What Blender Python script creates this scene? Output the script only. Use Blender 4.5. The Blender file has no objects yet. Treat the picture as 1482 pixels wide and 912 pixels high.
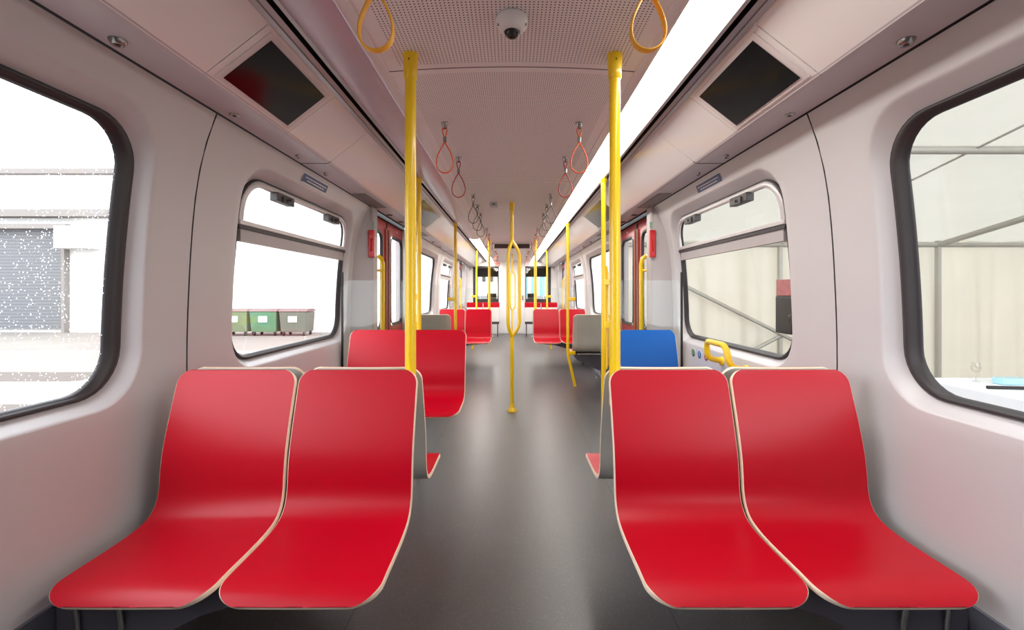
import bpy, bmesh, math, random
from mathutils import Vector, Matrix
random.seed(7)
PI = math.pi
C = bpy.context.scene.collection

# ------------------------------------------------------------------ camera, world, exposure
F = 670.0                       # focal length in pixels for a 1482 px wide frame
cam = bpy.data.cameras.new('camera'); camo = bpy.data.objects.new('camera', cam); C.objects.link(camo)
cam.sensor_width = 36.0; cam.lens = 36.0 * F / 1482.0
cam.shift_y = -33.0 / 1482.0
cam.clip_start = 0.02; cam.clip_end = 300
camo.location = (0, 0, 1.24); camo.rotation_euler = (PI / 2, 0, 0)
bpy.context.scene.camera = camo

world = bpy.data.worlds.new('overcast_sky'); bpy.context.scene.world = world
world.use_nodes = True
bg = world.node_tree.nodes['Background']
bg.inputs[0].default_value = (0.89, 0.945, 1.0, 1)
bg.inputs[1].default_value = 4.6
LIGHT_ON = 13.0
vs = bpy.context.scene.view_settings
vs.view_transform = 'Standard'; vs.look = 'None'; vs.gamma = 1; vs.use_curve_mapping = False
vs.exposure = 0.40

# ------------------------------------------------------------------ materials
def s2l(c):
    return tuple(((v / 255.0) / 12.92 if v / 255.0 <= 0.04045 else ((v / 255.0 + 0.055) / 1.055) ** 2.4) for v in c)

class NT:
    def __init__(s, m):
        m.use_nodes = True; s.t = m.node_tree; s.n = s.t.nodes; s.l = s.t.links
        s.b = s.n.get('Principled BSDF'); s.out = s.n.get('Material Output')
    def math(s, op, a, b=None, c=None):
        n = s.n.new('ShaderNodeMath'); n.operation = op
        for i, v in enumerate((a, b, c)):
            if v is None: continue
            if isinstance(v, (int, float)): n.inputs[i].default_value = v
            else: s.l.new(v, n.inputs[i])
        return n.outputs[0]
    def mixc(s, f, a, b):
        n = s.n.new('ShaderNodeMix'); n.data_type = 'RGBA'
        if isinstance(f, (int, float)): n.inputs[0].default_value = f
        else: s.l.new(f, n.inputs[0])
        for i, v in ((6, a), (7, b)):
            if isinstance(v, tuple): n.inputs[i].default_value = (*v[:3], 1)
            else: s.l.new(v, n.inputs[i])
        return n.outputs[2]
    def xyz(s):
        tc = s.n.new('ShaderNodeTexCoord'); sp = s.n.new('ShaderNodeSeparateXYZ'); s.l.new(tc.outputs['Object'], sp.inputs[0])
        return tc.outputs['Object'], sp.outputs[0], sp.outputs[1], sp.outputs[2]
    def noise(s, vec, scale, detail=3, rough=0.55):
        n = s.n.new('ShaderNodeTexNoise'); s.l.new(vec, n.inputs['Vector']); n.inputs['Scale'].default_value = scale
        n.inputs['Detail'].default_value = detail; n.inputs['Roughness'].default_value = rough
        return n.outputs['Fac']
    def bump(s, h, strength=0.2, dist=0.002):
        n = s.n.new('ShaderNodeBump'); n.inputs['Strength'].default_value = strength; n.inputs['Distance'].default_value = dist
        s.l.new(h, n.inputs['Height']); s.l.new(n.outputs[0], s.b.inputs['Normal'])

def mat(name, rgb, rough=0.4, metal=0.0, var=0.05, vscale=6.0, spec=0.5, coat=0.0, bump=0.0, bscale=300):
    m = bpy.data.materials.new(name); t = NT(m)
    col = s2l(rgb); o, x, y, z = t.xyz()
    f = t.noise(o, vscale)
    c = t.mixc(f, tuple(v * (1 - var) for v in col), tuple(min(1, v * (1 + var)) for v in col))
    t.l.new(c, t.b.inputs['Base Color'])
    t.b.inputs['Roughness'].default_value = rough; t.b.inputs['Metallic'].default_value = metal
    t.b.inputs['Specular IOR Level'].default_value = spec
    t.b.inputs['Coat Weight'].default_value = coat
    if bump: t.bump(t.noise(o, bscale), bump, 0.001)
    return m

M = {}
M['wall'] = mat('lacquered_wall_panel', (200, 195, 196), 0.33, var=0.02, spec=0.5)
M['ceiling_side'] = mat('ceiling_side_paint', (226, 217, 217), 0.35, var=0.02)
M['gloss_panel'] = mat('gloss_ceiling_panel', (244, 237, 235), 0.13, var=0.015)
M['cove'] = mat('cove_paint', (196, 189, 194), 0.35, var=0.02)
M['dark_gap'] = mat('dark_gap_rubber', (30, 24, 26), 0.7)
M['rail'] = mat('brushed_rail', (170, 160, 162), 0.35, metal=0.4)
M['kick'] = mat('grey_kick_panel', (98, 98, 108), 0.55)
M['gasket'] = mat('black_gasket_rubber', (46, 40, 42), 0.45)
M['alu'] = mat('window_aluminium', (205, 200, 200), 0.35, metal=0.3)
M['latch'] = mat('latch_plastic', (70, 66, 66), 0.5)
M['yellow'] = mat('yellow_powder_coat', (250, 204, 14), 0.3, var=0.03, coat=0.3)
M['red'] = mat('red_seat_laminate', (188, 2, 30), 0.33, spec=0.3, var=0.04, vscale=9, bump=0.05, bscale=500)
M['blue'] = mat('blue_seat_laminate', (6, 92, 176), 0.4, var=0.04, spec=0.3)
M['ply'] = mat('plywood_edge', (240, 216, 192), 0.6, var=0.1, vscale=60)
M['shell_back'] = mat('grey_shell_back', (196, 189, 180), 0.4)
M['frame'] = mat('dark_seat_frame', (84, 80, 88), 0.5)
M['steel'] = mat('steel', (170, 168, 166), 0.25, metal=0.9)
M['door_red'] = mat('red_door_paint', (176, 34, 34), 0.3, var=0.03)
M['door_seal'] = mat('door_edge_rubber', (176, 104, 84), 0.4)
M['screen'] = mat('black_screen_glass', (14, 13, 16), 0.12, var=0.0)
M['white'] = mat('white_plastic', (232, 230, 228), 0.4)
M['black'] = mat('black_plastic', (22, 22, 24), 0.4)
M['pillar'] = mat('portal_grey', (176, 168, 168), 0.4)
M['alarm'] = mat('alarm_red', (206, 26, 22), 0.35)
M['label_blue'] = mat('label_blue', (34, 66, 120), 0.4)
M['label_green'] = mat('sticker_green', (20, 110, 60), 0.4)
M['label_mid'] = mat('sticker_blue', (30, 100, 176), 0.4)
M['label_orange'] = mat('sticker_orange', (214, 92, 36), 0.4)
M['strap_yellow'] = mat('strap_yellow', (246, 178, 50), 0.45)
M['strap_orange'] = mat('strap_orange', (236, 104, 48), 0.45)
M['strap_red'] = mat('strap_red', (170, 44, 44), 0.45)
M['strap_grey'] = mat('strap_grey', (78, 74, 76), 0.45)
M['grille'] = mat('grille_dark', (120, 112, 114), 0.5)
M['diffuser_off'] = mat('diffuser_unlit', (196, 178, 190), 0.25)

def glass_mat(name, tint=(1, 1, 1), refl=0.07, drops=False):
    m = bpy.data.materials.new(name); t = NT(m)
    tr = t.n.new('ShaderNodeBsdfTransparent'); tr.inputs[0].default_value = (*tint, 1)
    gl = t.n.new('ShaderNodeBsdfGlossy'); gl.inputs['Roughness'].default_value = 0.02
    lw = t.n.new('ShaderNodeLayerWeight'); lw.inputs[0].default_value = 0.25
    fac = t.math('ADD', t.math('MULTIPLY', lw.outputs['Fresnel'], 0.12), refl * 0.3)
    mx = t.n.new('ShaderNodeMixShader'); t.l.new(fac, mx.inputs[0]); t.l.new(tr.outputs[0], mx.inputs[1]); t.l.new(gl.outputs[0], mx.inputs[2])
    last = mx.outputs[0]
    if drops:
        o, x, y, z = t.xyz()
        v = t.n.new('ShaderNodeTexVoronoi'); v.inputs['Scale'].default_value = 110; t.l.new(o, v.inputs['Vector'])
        d = t.math('LESS_THAN', v.outputs['Distance'], 0.22)
        k = t.math('GREATER_THAN', t.noise(o, 14), 0.42)
        df = t.n.new('ShaderNodeBsdfTranslucent'); df.inputs[0].default_value = (0.95, 0.97, 1, 1)
        mx2 = t.n.new('ShaderNodeMixShader'); t.l.new(t.math('MULTIPLY', t.math('MULTIPLY', d, k), 0.5), mx2.inputs[0])
        t.l.new(last, mx2.inputs[1]); t.l.new(df.outputs[0], mx2.inputs[2]); last = mx2.outputs[0]
    t.l.new(last, t.out.inputs['Surface'])
    return m
M['pane'] = glass_mat('window_glass')
M['pane_wet'] = glass_mat('window_glass_with_drops', drops=True)
M['screen_glass'] = glass_mat('clear_partition_glass', (0.96, 0.98, 0.97), 0.06)

def emit_mat(name, rgb, strength):
    m = bpy.data.materials.new(name); t = NT(m); o, x, y, z = t.xyz()
    e = t.n.new('ShaderNodeEmission'); e.inputs[1].default_value = strength
    c = t.mixc(t.noise(o, 3), tuple(v * 0.98 for v in rgb), rgb); t.l.new(c, e.inputs[0]); t.l.new(e.outputs[0], t.out.inputs['Surface'])
    return m
M['light'] = emit_mat('lit_diffuser', (1.0, 0.965, 0.90), LIGHT_ON)
M['light_far'] = emit_mat('lit_diffuser_far', (1.0, 0.965, 0.90), LIGHT_ON * 1.5)

def perforated():
    m = bpy.data.materials.new('perforated_ceiling'); t = NT(m); o, x, y, z = t.xyz()
    seams = 1.93
    near = t.math('LESS_THAN', y, 1.92)
    pitch = t.math('ADD', 0.0098, t.math('MULTIPLY', near, 0.0040))
    hx = t.math('SUBTRACT', t.math('FRACT', t.math('DIVIDE', t.math('ADD', x, 5.0), pitch)), 0.5)
    hy = t.math('SUBTRACT', t.math('FRACT', t.math('DIVIDE', t.math('ADD', y, 5.0), pitch)), 0.5)
    r = t.math('SQRT', t.math('ADD', t.math('MULTIPLY', hx, hx), t.math('MULTIPLY', hy, hy)))
    hole = t.math('LESS_THAN', r, 0.21)
    sx = t.math('LESS_THAN', t.math('ABSOLUTE', x), 0.462)
    fy = t.math('MULTIPLY', t.math('ABSOLUTE', t.math('SUBTRACT', t.math('FRACT', t.math('DIVIDE', t.math('ADD', y, 3.87 - 0.005), seams)), 0.5)), seams)
    sy = t.math('LESS_THAN', fy, seams / 2 - 0.04)
    line = t.math('GREATER_THAN', fy, seams / 2 - 0.004)
    hole = t.math('MULTIPLY', t.math('MULTIPLY', hole, sx), sy)
    c = t.mixc(hole, s2l((238, 231, 230)), s2l((70, 58, 58)))
    c = t.mixc(line, c, s2l((60, 48, 48)))
    t.l.new(c, t.b.inputs['Base Color']); t.b.inputs['Roughness'].default_value = 0.45
    return m
M['perf'] = perforated()

def floor_mat():
    m = bpy.data.materials.new('speckled_vinyl_floor'); t = NT(m); o, x, y, z = t.xyz()
    v = t.n.new('ShaderNodeTexVoronoi'); v.inputs['Scale'].default_value = 230; t.l.new(o, v.inputs['Vector'])
    fleck = t.math('LESS_THAN', v.outputs['Distance'], 0.20)
    k = t.math('GREATER_THAN', t.noise(o, 120, 1), 0.52)
    base = t.mixc(t.noise(o, 4, 5), s2l((80, 76, 75)), s2l((98, 93, 91)))
    base = t.mixc(t.noise(o, 400, 2), base, s2l((66, 62, 62)))
    c = t.mixc(t.math('MULTIPLY', t.math('MULTIPLY', fleck, k), 0.55), base, s2l((190, 180, 172)))
    ln = t.math('LESS_THAN', t.math('ABSOLUTE', t.math('SUBTRACT', t.math('ABSOLUTE', x), 0.615)), 0.0022)
    c = t.mixc(t.math('MULTIPLY', ln, 0.7), c, s2l((30, 28, 28)))
    t.l.new(c, t.b.inputs['Base Color']); t.b.inputs['Roughness'].default_value = 0.36
    t.bump(t.noise(o, 500, 2), 0.12, 0.001)
    return m
M['floor'] = floor_mat()

def grille_mat():
    m = bpy.data.materials.new('perforated_grille'); t = NT(m); o, x, y, z = t.xyz()
    hx = t.math('SUBTRACT', t.math('FRACT', t.math('DIVIDE', x, 0.014)), 0.5); hy = t.math('SUBTRACT', t.math('FRACT', t.math('DIVIDE', y, 0.014)), 0.5)
    r = t.math('SQRT', t.math('ADD', t.math('MULTIPLY', hx, hx), t.math('MULTIPLY', hy, hy)))
    t.l.new(t.mixc(t.math('LESS_THAN', r, 0.33), s2l((150, 140, 140)), s2l((40, 34, 34))), t.b.inputs['Base Color'])
    return m
M['grille_perf'] = grille_mat()

def fabric(name, rgb, trans=0.45, wave=9):
    m = bpy.data.materials.new(name); t = NT(m); o, x, y, z = t.xyz()
    col = s2l(rgb); c = t.mixc(t.noise(o, 1.5, 4), tuple(v * 0.9 for v in col), col)
    df = t.n.new('ShaderNodeBsdfDiffuse'); tl = t.n.new('ShaderNodeBsdfTranslucent')
    t.l.new(c, df.inputs[0]); t.l.new(t.mixc(0.66, c, (0.0, 0.0, 0.0)), tl.inputs[0])
    mx = t.n.new('ShaderNodeMixShader'); mx.inputs[0].default_value = trans
    t.l.new(df.outputs[0], mx.inputs[1]); t.l.new(tl.outputs[0], mx.inputs[2]); t.l.new(mx.outputs[0], t.out.inputs['Surface'])
    return m
M['tent'] = fabric('tent_roof_fabric', (226, 221, 208), 0.5)
M['curtain'] = fabric('tent_curtain_fabric', (240, 232, 214), 0.5)
M['cloth'] = mat('white_tablecloth', (236, 238, 240), 0.8)
M['tent_pole'] = mat('tent_pole', (176, 172, 164), 0.5, metal=0.3)
M['asphalt'] = mat('pale_asphalt', (120, 113, 106), 0.9, var=0.25, vscale=0.5)
M['asphalt_dark'] = mat('brown_asphalt_patch', (84, 76, 70), 0.9, var=0.2)
M['line_white'] = mat('road_paint', (200, 200, 200), 0.8)
M['render_white'] = mat('white_render', (214, 212, 210), 0.9, var=0.04, vscale=0.4)
M['coping'] = mat('roof_coping', (124, 118, 114), 0.8)
def shutter_mat():
    m = bpy.data.materials.new('roller_shutter'); t = NT(m); o, x, y, z = t.xyz()
    f = t.math('GREATER_THAN', t.math('FRACT', t.math('DIVIDE', z, 0.16)), 0.75)
    t.l.new(t.mixc(f, s2l((104, 104, 106)), s2l((84, 84, 88))), t.b.inputs['Base Color']); t.b.inputs['Roughness'].default_value = 0.7
    return m
M['shutter'] = shutter_mat()
M['bin_a'] = mat('bin_green_yellow', (96, 112, 82), 0.6, var=0.15, vscale=3)
M['bin_b'] = mat('bin_green', (70, 112, 80), 0.6, var=0.15, vscale=3)
M['bin_c'] = mat('bin_grey_green', (90, 96, 84), 0.6, var=0.15, vscale=3)
M['bin_lid'] = mat('bin_lid_brown', (112, 90, 86), 0.6, var=0.2)
M['wine'] = glass_mat('wine_glass', (0.93, 0.93, 0.92), 0.2)
M['ice'] = mat('ice_blue_plastic', (170, 216, 228), 0.3)
M['poster'] = mat('speaker_poster', (150, 84, 80), 0.5, var=0.5, vscale=14)
M['cream'] = mat('cream_house', (196, 190, 170), 0.9)
M['bluish'] = mat('blue_facade', (110, 150, 168), 0.6)

# ------------------------------------------------------------------ helpers
class MB:
    def __init__(s): s.v = []; s.f = []; s.m = []; s.sm = []
    def add(s, vs, fs, mi=0, smooth=False):
        b = len(s.v); s.v += [tuple(v) for v in vs]
        for f in fs: s.f.append(tuple(b + i for i in f)); s.m.append(mi); s.sm.append(smooth)
        return s
    def box(s, x0, x1, y0, y1, z0, z1, mi=0):
        if x0 > x1: x0, x1 = x1, x0
        if y0 > y1: y0, y1 = y1, y0
        if z0 > z1: z0, z1 = z1, z0
        v = [(x, y, z) for z in (z0, z1) for y in (y0, y1) for x in (x0, x1)]
        return s.add(v, [(0, 2, 3, 1), (4, 5, 7, 6), (0, 1, 5, 4), (2, 6, 7, 3), (0, 4, 6, 2), (1, 3, 7, 5)], mi)
    def lathe(s, c, prof, n=24, mi=0, axis='z', smooth=True):
        vs = []; fs = []
        for r, h in prof:
            for i in range(n):
                a = 2 * PI * i / n
                p = (r * math.cos(a), r * math.sin(a), h)
                if axis == 'x': p = (p[2], p[0], p[1])
                if axis == 'y': p = (p[0], p[2], p[1])
                vs.append((c[0] + p[0], c[1] + p[1], c[2] + p[2]))
        for k in range(len(prof) - 1):
            for i in range(n):
                j = (i + 1) % n
                fs.append((k * n + i, k * n + j, (k + 1) * n + j, (k + 1) * n + i))
        s.add(vs, fs, mi, smooth)
        return s
    def tube(s, path, r, n=14, mi=0, closed=False, r2=None, up=None):
        P = [Vector(p) for p in path]; N = len(P); vs = []; fs = []
        nrm = None
        for i, p in enumerate(P):
            if closed: t = (P[(i + 1) % N] - P[i - 1]).normalized()
            else: t = (P[min(i + 1, N - 1)] - P[max(i - 1, 0)]).normalized()
            if up is not None: nrm = Vector(up); nrm = (nrm - t * nrm.dot(t)).normalized()
            elif nrm is None:
                a = Vector((0, 0, 1)) if abs(t.z) < 0.9 else Vector((1, 0, 0)); nrm = (a - t * a.dot(t)).normalized()
            else: nrm = (nrm - t * nrm.dot(t)).normalized()
            bi = t.cross(nrm)
            for k in range(n):
                a = 2 * PI * k / n
                vs.append(p + nrm * (math.cos(a) * (r2 or r)) + bi * (math.sin(a) * r))
        M_ = N if closed else N - 1
        for i in range(M_):
            j = (i + 1) % N
            for k in range(n):
                l = (k + 1) % n; fs.append((i * n + k, i * n + l, j * n + l, j * n + k))
        s.add(vs, fs, mi, True)
        if not closed:
            s.add(vs[:n], [tuple(range(n))[::-1]], mi); s.add(vs[-n:], [tuple(range(n))], mi)
        return s
    def grid(s, rows, mi=0, smooth=True, flip=False):
        nr, nc = len(rows), len(rows[0]); vs = [p for r in rows for p in r]; fs = []
        for i in range(nr - 1):
            for j in range(nc - 1):
                q = (i * nc + j, i * nc + j + 1, (i + 1) * nc + j + 1, (i + 1) * nc + j)
                fs.append(q[::-1] if flip else q)
        return s.add(vs, fs, mi, smooth)
    def build(s, name, mats, parent=None, loc=None, clean=False, bevel=0.0):
        me = bpy.data.meshes.new(name)
        off = Vector(loc) if loc else Vector((0, 0, 0))
        me.from_pydata([tuple(Vector(v) - off) for v in s.v], [], s.f)
        if not isinstance(mats, (list, tuple)): mats = [mats]
        for m in mats: me.materials.append(M[m] if isinstance(m, str) else m)
        for p, mi, sm in zip(me.polygons, s.m, s.sm): p.material_index = mi; p.use_smooth = sm
        if clean:
            bm = bmesh.new(); bm.from_mesh(me); bmesh.ops.remove_doubles(bm, verts=bm.verts, dist=0.0004)
            bmesh.ops.dissolve_degenerate(bm, dist=0.0003, edges=bm.edges)
            bmesh.ops.recalc_face_normals(bm, faces=bm.faces)
            bm.to_mesh(me); bm.free()
        me.update()
        o = bpy.data.objects.new(name, me); C.objects.link(o); o.location = off
        if parent: o.parent = parent; o.location = off - pworld(parent)
        if bevel:
            b = o.modifiers.new('bevel', 'BEVEL'); b.width = bevel; b.segments = 3; b.limit_method = 'ANGLE'; b.angle_limit = 0.7
            w = o.modifiers.new('wn', 'WEIGHTED_NORMAL')
        return o

def pworld(o):
    p = Vector(o.location)
    while o.parent: o = o.parent; p += Vector(o.location)
    return p

def tag(o, label=None, cat=None, group=None, kind=None):
    if label: o['label'] = label
    if cat: o['category'] = cat
    if group: o['group'] = group
    if kind: o['kind'] = kind
    return o
def struct(o, label=None, cat=None):
    o['kind'] = 'structure'; return tag(o, label, cat)
def empty(name, loc, label=None, cat=None, group=None):
    o = bpy.data.objects.new(name, None); o.empty_display_size = 0.1; C.objects.link(o); o.location = loc
    return tag(o, label, cat, group)

def interp(tab, t):
    if t <= tab[0][0]: return tab[0][1]
    for (a, b), (c, d) in zip(tab, tab[1:]):
        if t <= c: return b + (d - b) * (t - a) / (c - a)
    return tab[-1][1]
def smooth_tab(tab):
    # monotone-ish catmull resample
    out = []
    for i in range(len(tab) - 1):
        p0 = tab[max(i - 1, 0)]; p1 = tab[i]; p2 = tab[i + 1]; p3 = tab[min(i + 2, len(tab) - 1)]
        for k in range(8):
            t = k / 8; z = p1[0] + (p2[0] - p1[0]) * t
            h = p2[0] - p1[0]
            m1 = (p2[1] - p0[1]) / (p2[0] - p0[0]) * h; m2 = (p3[1] - p1[1]) / (p3[0] - p1[0]) * h
            x = (2*t**3-3*t**2+1)*p1[1] + (t**3-2*t**2+t)*m1 + (-2*t**3+3*t**2)*p2[1] + (t**3-t**2)*m2
            out.append((z, x))
    out.append(tab[-1]); return out
WX = smooth_tab([(0.335, 1.335), (0.6, 1.362), (0.93, 1.377), (1.31, 1.366), (1.6, 1.345), (1.775, 1.318), (1.9, 1.285), (1.995, 1.25)])
def wx(z): return interp(WX, z)
def gx(z): return 1.425 - 0.075 * (max(0, z - 0.9) / 0.95) ** 2

def rrect(y0, y1, z0, z1, r, nc=8, ns=14):
    pts = []
    def seg(a, b, n):
        for i in range(n): t = i / n; pts.append((a[0] + (b[0] - a[0]) * t, a[1] + (b[1] - a[1]) * t))
    def arc(cx, cy, a0, n):
        for i in range(n): a = a0 + PI / 2 * i / n; pts.append((cx + r * math.cos(a), cy + r * math.sin(a)))
    seg((y0 + r, z0), (y1 - r, z0), ns); arc(y1 - r, z0 + r, -PI / 2, nc)
    seg((y1, z0 + r), (y1, z1 - r), ns); arc(y1 - r, z1 - r, 0, nc)
    seg((y1 - r, z1), (y0 + r, z1), ns); arc(y0 + r, z1 - r, PI / 2, nc)
    seg((y0, z1 - r), (y0, z0 + r), ns); arc(y0 + r, z0 + r, PI, nc)
    return pts
def lerp2(A, B, t): return [(a[0] + (b[0] - a[0]) * t, a[1] + (b[1] - a[1]) * t) for a, b in zip(A, B)]

# ------------------------------------------------------------------ floor, ceiling
Y0, Y1 = -3.0, 13.85
mb = MB(); mb.box(-1.36, 1.36, Y0, 16.2, -0.06, 0.0)
struct(mb.build('floor', 'floor'), 'dark grey speckled vinyl floor of the train carriage', 'floor')

def cz(x): return 2.177 - 0.020 * (min(abs(x), 0.51) / 0.51) ** 2
ys = [Y0, 1.92, 3.85, 5.78, 7.71, 9.64, 11.57, Y1]
mb = MB(); xs = [-0.51 + 1.02 * i / 24 for i in range(25)]
mb.grid([[(x, y, cz(x)) for x in xs] for y in ys], flip=False)
mb.grid([[(x, y, cz(x) + 0.02) for x in xs] for y in ys], flip=True)
struct(mb.build('ceiling', 'perf'), 'perforated arched centre ceiling of the carriage', 'ceiling')

# side profile of the ceiling (x, z): rails, light trough, slanted panel, flat cove
EDGE = (0.51, 2.157)
LI, LO = (0.556, 2.150), (0.722, 2.153)
IP, OP, CW = (0.84, 2.173), (1.068, 1.995), (1.25, 1.995)
SEAMS = [1.605, 2.20, 2.70, 4.48, 5.62, 7.0, 8.4, 9.8, 11.0, 12.2]
for s, side in ((-1, 'left'), (1, 'right')):
    def ext(pts, y0, y1, name, m, th=0.0, parent=None, clean=False):
        mb = MB(); a = [(s * x, y0, z) for x, z in pts]; b = [(s * x, y1, z) for x, z in pts]
        mb.grid([a, b], smooth=False)
        return mb.build(name, m, parent)
    o = ext([EDGE, (0.512, 2.152), (0.548, 2.152), (0.552, 2.147), LI], Y0, Y1, 'ceiling_strip', 'ceiling_side'); struct(o, 'narrow plain ceiling strip beside the perforated centre, %s side' % side, 'ceiling trim')
    o = ext([LO, (0.726, 2.147), (0.742, 2.147), (0.745, 2.163), (0.752, 2.163)], Y0, Y1, 'ceiling_rail', 'rail'); struct(o, 'metal rail along the outer edge of the %s light' % side, 'ceiling trim')
    o = ext([(0.752, 2.163), (0.752, 2.21), (0.778, 2.21), (0.778, 2.163)], Y0, Y1, 'air_slot', 'dark_gap'); struct(o, 'dark air slot running along the %s ceiling' % side, 'ceiling trim')
    o = ext([(0.778, 2.163), (0.80, 2.160), (0.802, 2.170), (0.806, 2.170), (0.81, 2.163), (0.836, 2.166), (0.84, 2.176)], Y0, Y1, 'ceiling_rail', 'rail'); struct(o, 'metal rail above the slanted panels, %s side' % side, 'ceiling trim')
    # backing behind slanted panels (seen only through the joints)
    o = ext([(IP[0] + .0, IP[1] + .012), (OP[0] + .012, OP[1] + 0.012)], Y0, Y1, 'ceiling_backing', 'dark_gap'); struct(o, 'dark joint lines between the slanted panels, %s side' % side, 'ceiling trim')
    # cove: rounded lower edge then flat underside to the wall
    cove = [(1.056, 2.006), (1.062, 1.999), (1.070, 1.9945), (1.09, 1.992), (1.15, 1.992), (1.21, 1.9925), (1.232, 1.9935)]
    mb = MB(); mb.grid([[(s * x, y, z) for x, z in cove] for y in (Y0, Y1)])
    o = mb.build('ceiling_cove', 'cove'); struct(o, 'grey lower cove where the ceiling meets the %s wall' % side, 'ceiling trim')
    o = ext([(1.231, 1.9938), (1.236, 2.004), (1.264, 2.0), (1.256, 1.990)], Y0, Y1, 'wall_joint', 'dark_gap'); struct(o, 'dark joint line above the %s wall panels' % side, 'ceiling trim')
    for y in (2.70, 5.62, 8.4):
        mb = MB(); mb.tube([(s * a, y, b - .0005) for a, b in cove], .002, n=6); struct(mb.build('trim_3', 'dark_gap'), 'thin joint across the %s cove, %s' % (side, 'before the first door' if y < 3 else ('past the first door' if y < 6 else 'far along the car')), 'joint')
    # slanted gloss panels
    n = Vector((-(IP[1] - OP[1]), 0, -(OP[0] - IP[0]))).normalized()
    ed = [Y0] + SEAMS + [Y1]
    nm = ['behind the camera', 'first screen', 'just past the first screen', 'over the second row of seats', 'door screen', 'past the door', 'above the third window', 'above the fourth window', 'near the second door', 'beside the far door', 'at the far end']
    for i in range(len(ed) - 1):
        a, b = ed[i] + 0.0025, ed[i + 1] - 0.0025
        if i == 0: a = Y0
        d = 0.0
        mb = MB()
        for k, off in ((0, 0.0), (1, 0.008)):
            mb.grid([[(s * (p[0]), y, p[1] + off) for p in (IP, OP)] for y in (a, b)], smooth=False)
        mb.grid([[(s * p[0], a, p[1] + of) for p in (IP, OP)] for of in (0, .008)], smooth=False)
        mb.grid([[(s * p[0], b, p[1] + of) for p in (IP, OP)] for of in (0, .008)], smooth=False)
        o = mb.build('ceiling_panel', 'gloss_panel'); struct(o, 'glossy slanted ceiling panel, %s side, %s' % (side, nm[i]), 'ceiling panel')
    # screens set in the slanted panel
    def slant_box(name, m, y0, y1, t0, t1, lift, th, parent):
        # t along IP->OP in metres from OP upward
        L = math.hypot(OP[0] - IP[0], OP[1] - IP[1]); ux, uz = (IP[0] - OP[0]) / L, (IP[1] - OP[1]) / L
        nx, nz = -0.615, -0.788
        P = []
        for h in (lift, lift + th):
            for t in (t0, t1):
                for y in (y0, y1):
                    P.append((s * (OP[0] + ux * t + nx * h), y, OP[1] + uz * t + nz * h))
        mb = MB(); mb.add(P, [(0, 1, 3, 2), (4, 6, 7, 5), (0, 4, 5, 1), (2, 3, 7, 6), (0, 2, 6, 4), (1, 5, 7, 3)])
        return mb.build(name, m, parent)
    for y0, y1, where in ((1.637, 2.17, 'nearest the camera'), (4.52, 5.58, 'over the red doors')):
        r = empty('ceiling_screen', (s * 0.96, (y0 + y1) / 2, 2.06), 'black display screen in the %s slanted ceiling, %s' % (side, where), 'screen')
        slant_box('screen_frame', 'ceiling_side', y0, y1, 0.018, 0.272, -0.001, 0.005, r)
        slant_box('screen_glass', 'screen', y0 + 0.03, y1 - 0.03, 0.034, 0.252, 0.004, 0.003, r)
# light strips
def light_strip(s, y0, y1, m, name, label):
    mb = MB(); pts = [(0.558, 2.150), (0.575, 2.143), (0.61, 2.139), (0.67, 2.139), (0.705, 2.143), (0.720, 2.150)]
    mb.grid([[(s * x, y, z) for x, z in pts] for y in (y0, y1)])
    mb.grid([[(s * x, y, 2.165) for x, z in pts] for y in (y0, y1)])
    for y in (y0, y1): mb.add([(s * x, y, z) for x, z in pts] + [(s * .72, y, 2.165), (s * .558, y, 2.165)], [tuple(range(8))])
    return tag(mb.build(name, m), label, 'ceiling light')
light_strip(1, 0.2, 13.8, 'light', 'light_strip', 'long bright white ceiling light strip on the right side')
light_strip(-1, 0.2, 7.9, 'diffuser_off', 'light_strip', 'unlit mauve ceiling light strip on the left side, near part')
light_strip(-1, 7.91, 13.8, 'light_far', 'light_strip', 'lit far part of the left ceiling light strip')

# ------------------------------------------------------------------ walls
DOORS = [4.88, 11.4]
#   y0, y1 of the bay, reveal y0, y1, kind
BAYS = [(-0.9, 1.96, -0.6, 1.727, 'wide'), (1.96, 3.95, 2.27, 3.86, 'hopper'),
        (5.81, 8.47, 5.92, 8.20, 'wide'), (8.47, 10.47, 8.76, 10.36, 'hopper'), (12.33, 13.85, 12.46, 13.5, 'wide')]
EDGES = [(3.95, 1), (5.81, -1), (10.47, 1), (12.33, -1)]
def arch(z): return 0.125 * max(0, min(1, (z - 1.5) / 0.49)) ** 2.2
def warp(y, z):
    for e, d in EDGES:
        if abs(y - e) < 0.06: y = y + d * arch(z) * (1 - abs(y - e) / 0.06)
    return y
ZB, ZT = 0.335, 1.995
def wall_strip(mb, s, y0, y1):
    zs = [ZB + (ZT - ZB) * i / 40 for i in range(41)]
    mb.grid([[(s * wx(z), warp(y, z), z) for z in zs] for y in (y0, y1)])
RZ0, RZ1, RR = 0.838, 1.897, 0.19
GZ0, GZ1, GR = 0.880, 1.842, 0.165
def bay(mb, s, y0, y1, r0, r1):
    B = rrect(y0, y1, ZB, ZT, 0.0005); R = rrect(r0, r1, RZ0, RZ1, RR)
    K = 9; rows = []
    for k in range(K + 1):
        ring = lerp2(B, R, k / K)
        rows.append([(s * wx(z), warp(y, z), z) for y, z in ring])
    G = rrect(r0 + .05, r1 - .05, GZ0, GZ1, GR)
    for k in range(1, 11):
        t = k / 10; ring = lerp2(R, G, t)
        e = (t * t / 0.4 if t < 0.2 else t - 0.1) / 0.9
        rows.append([(s * (wx(z) * (1 - e) + (gx(z) + .004) * e), y, z) for y, z in ring])
    for r in rows: r.append(r[0])
    mb.grid(rows)
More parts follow.
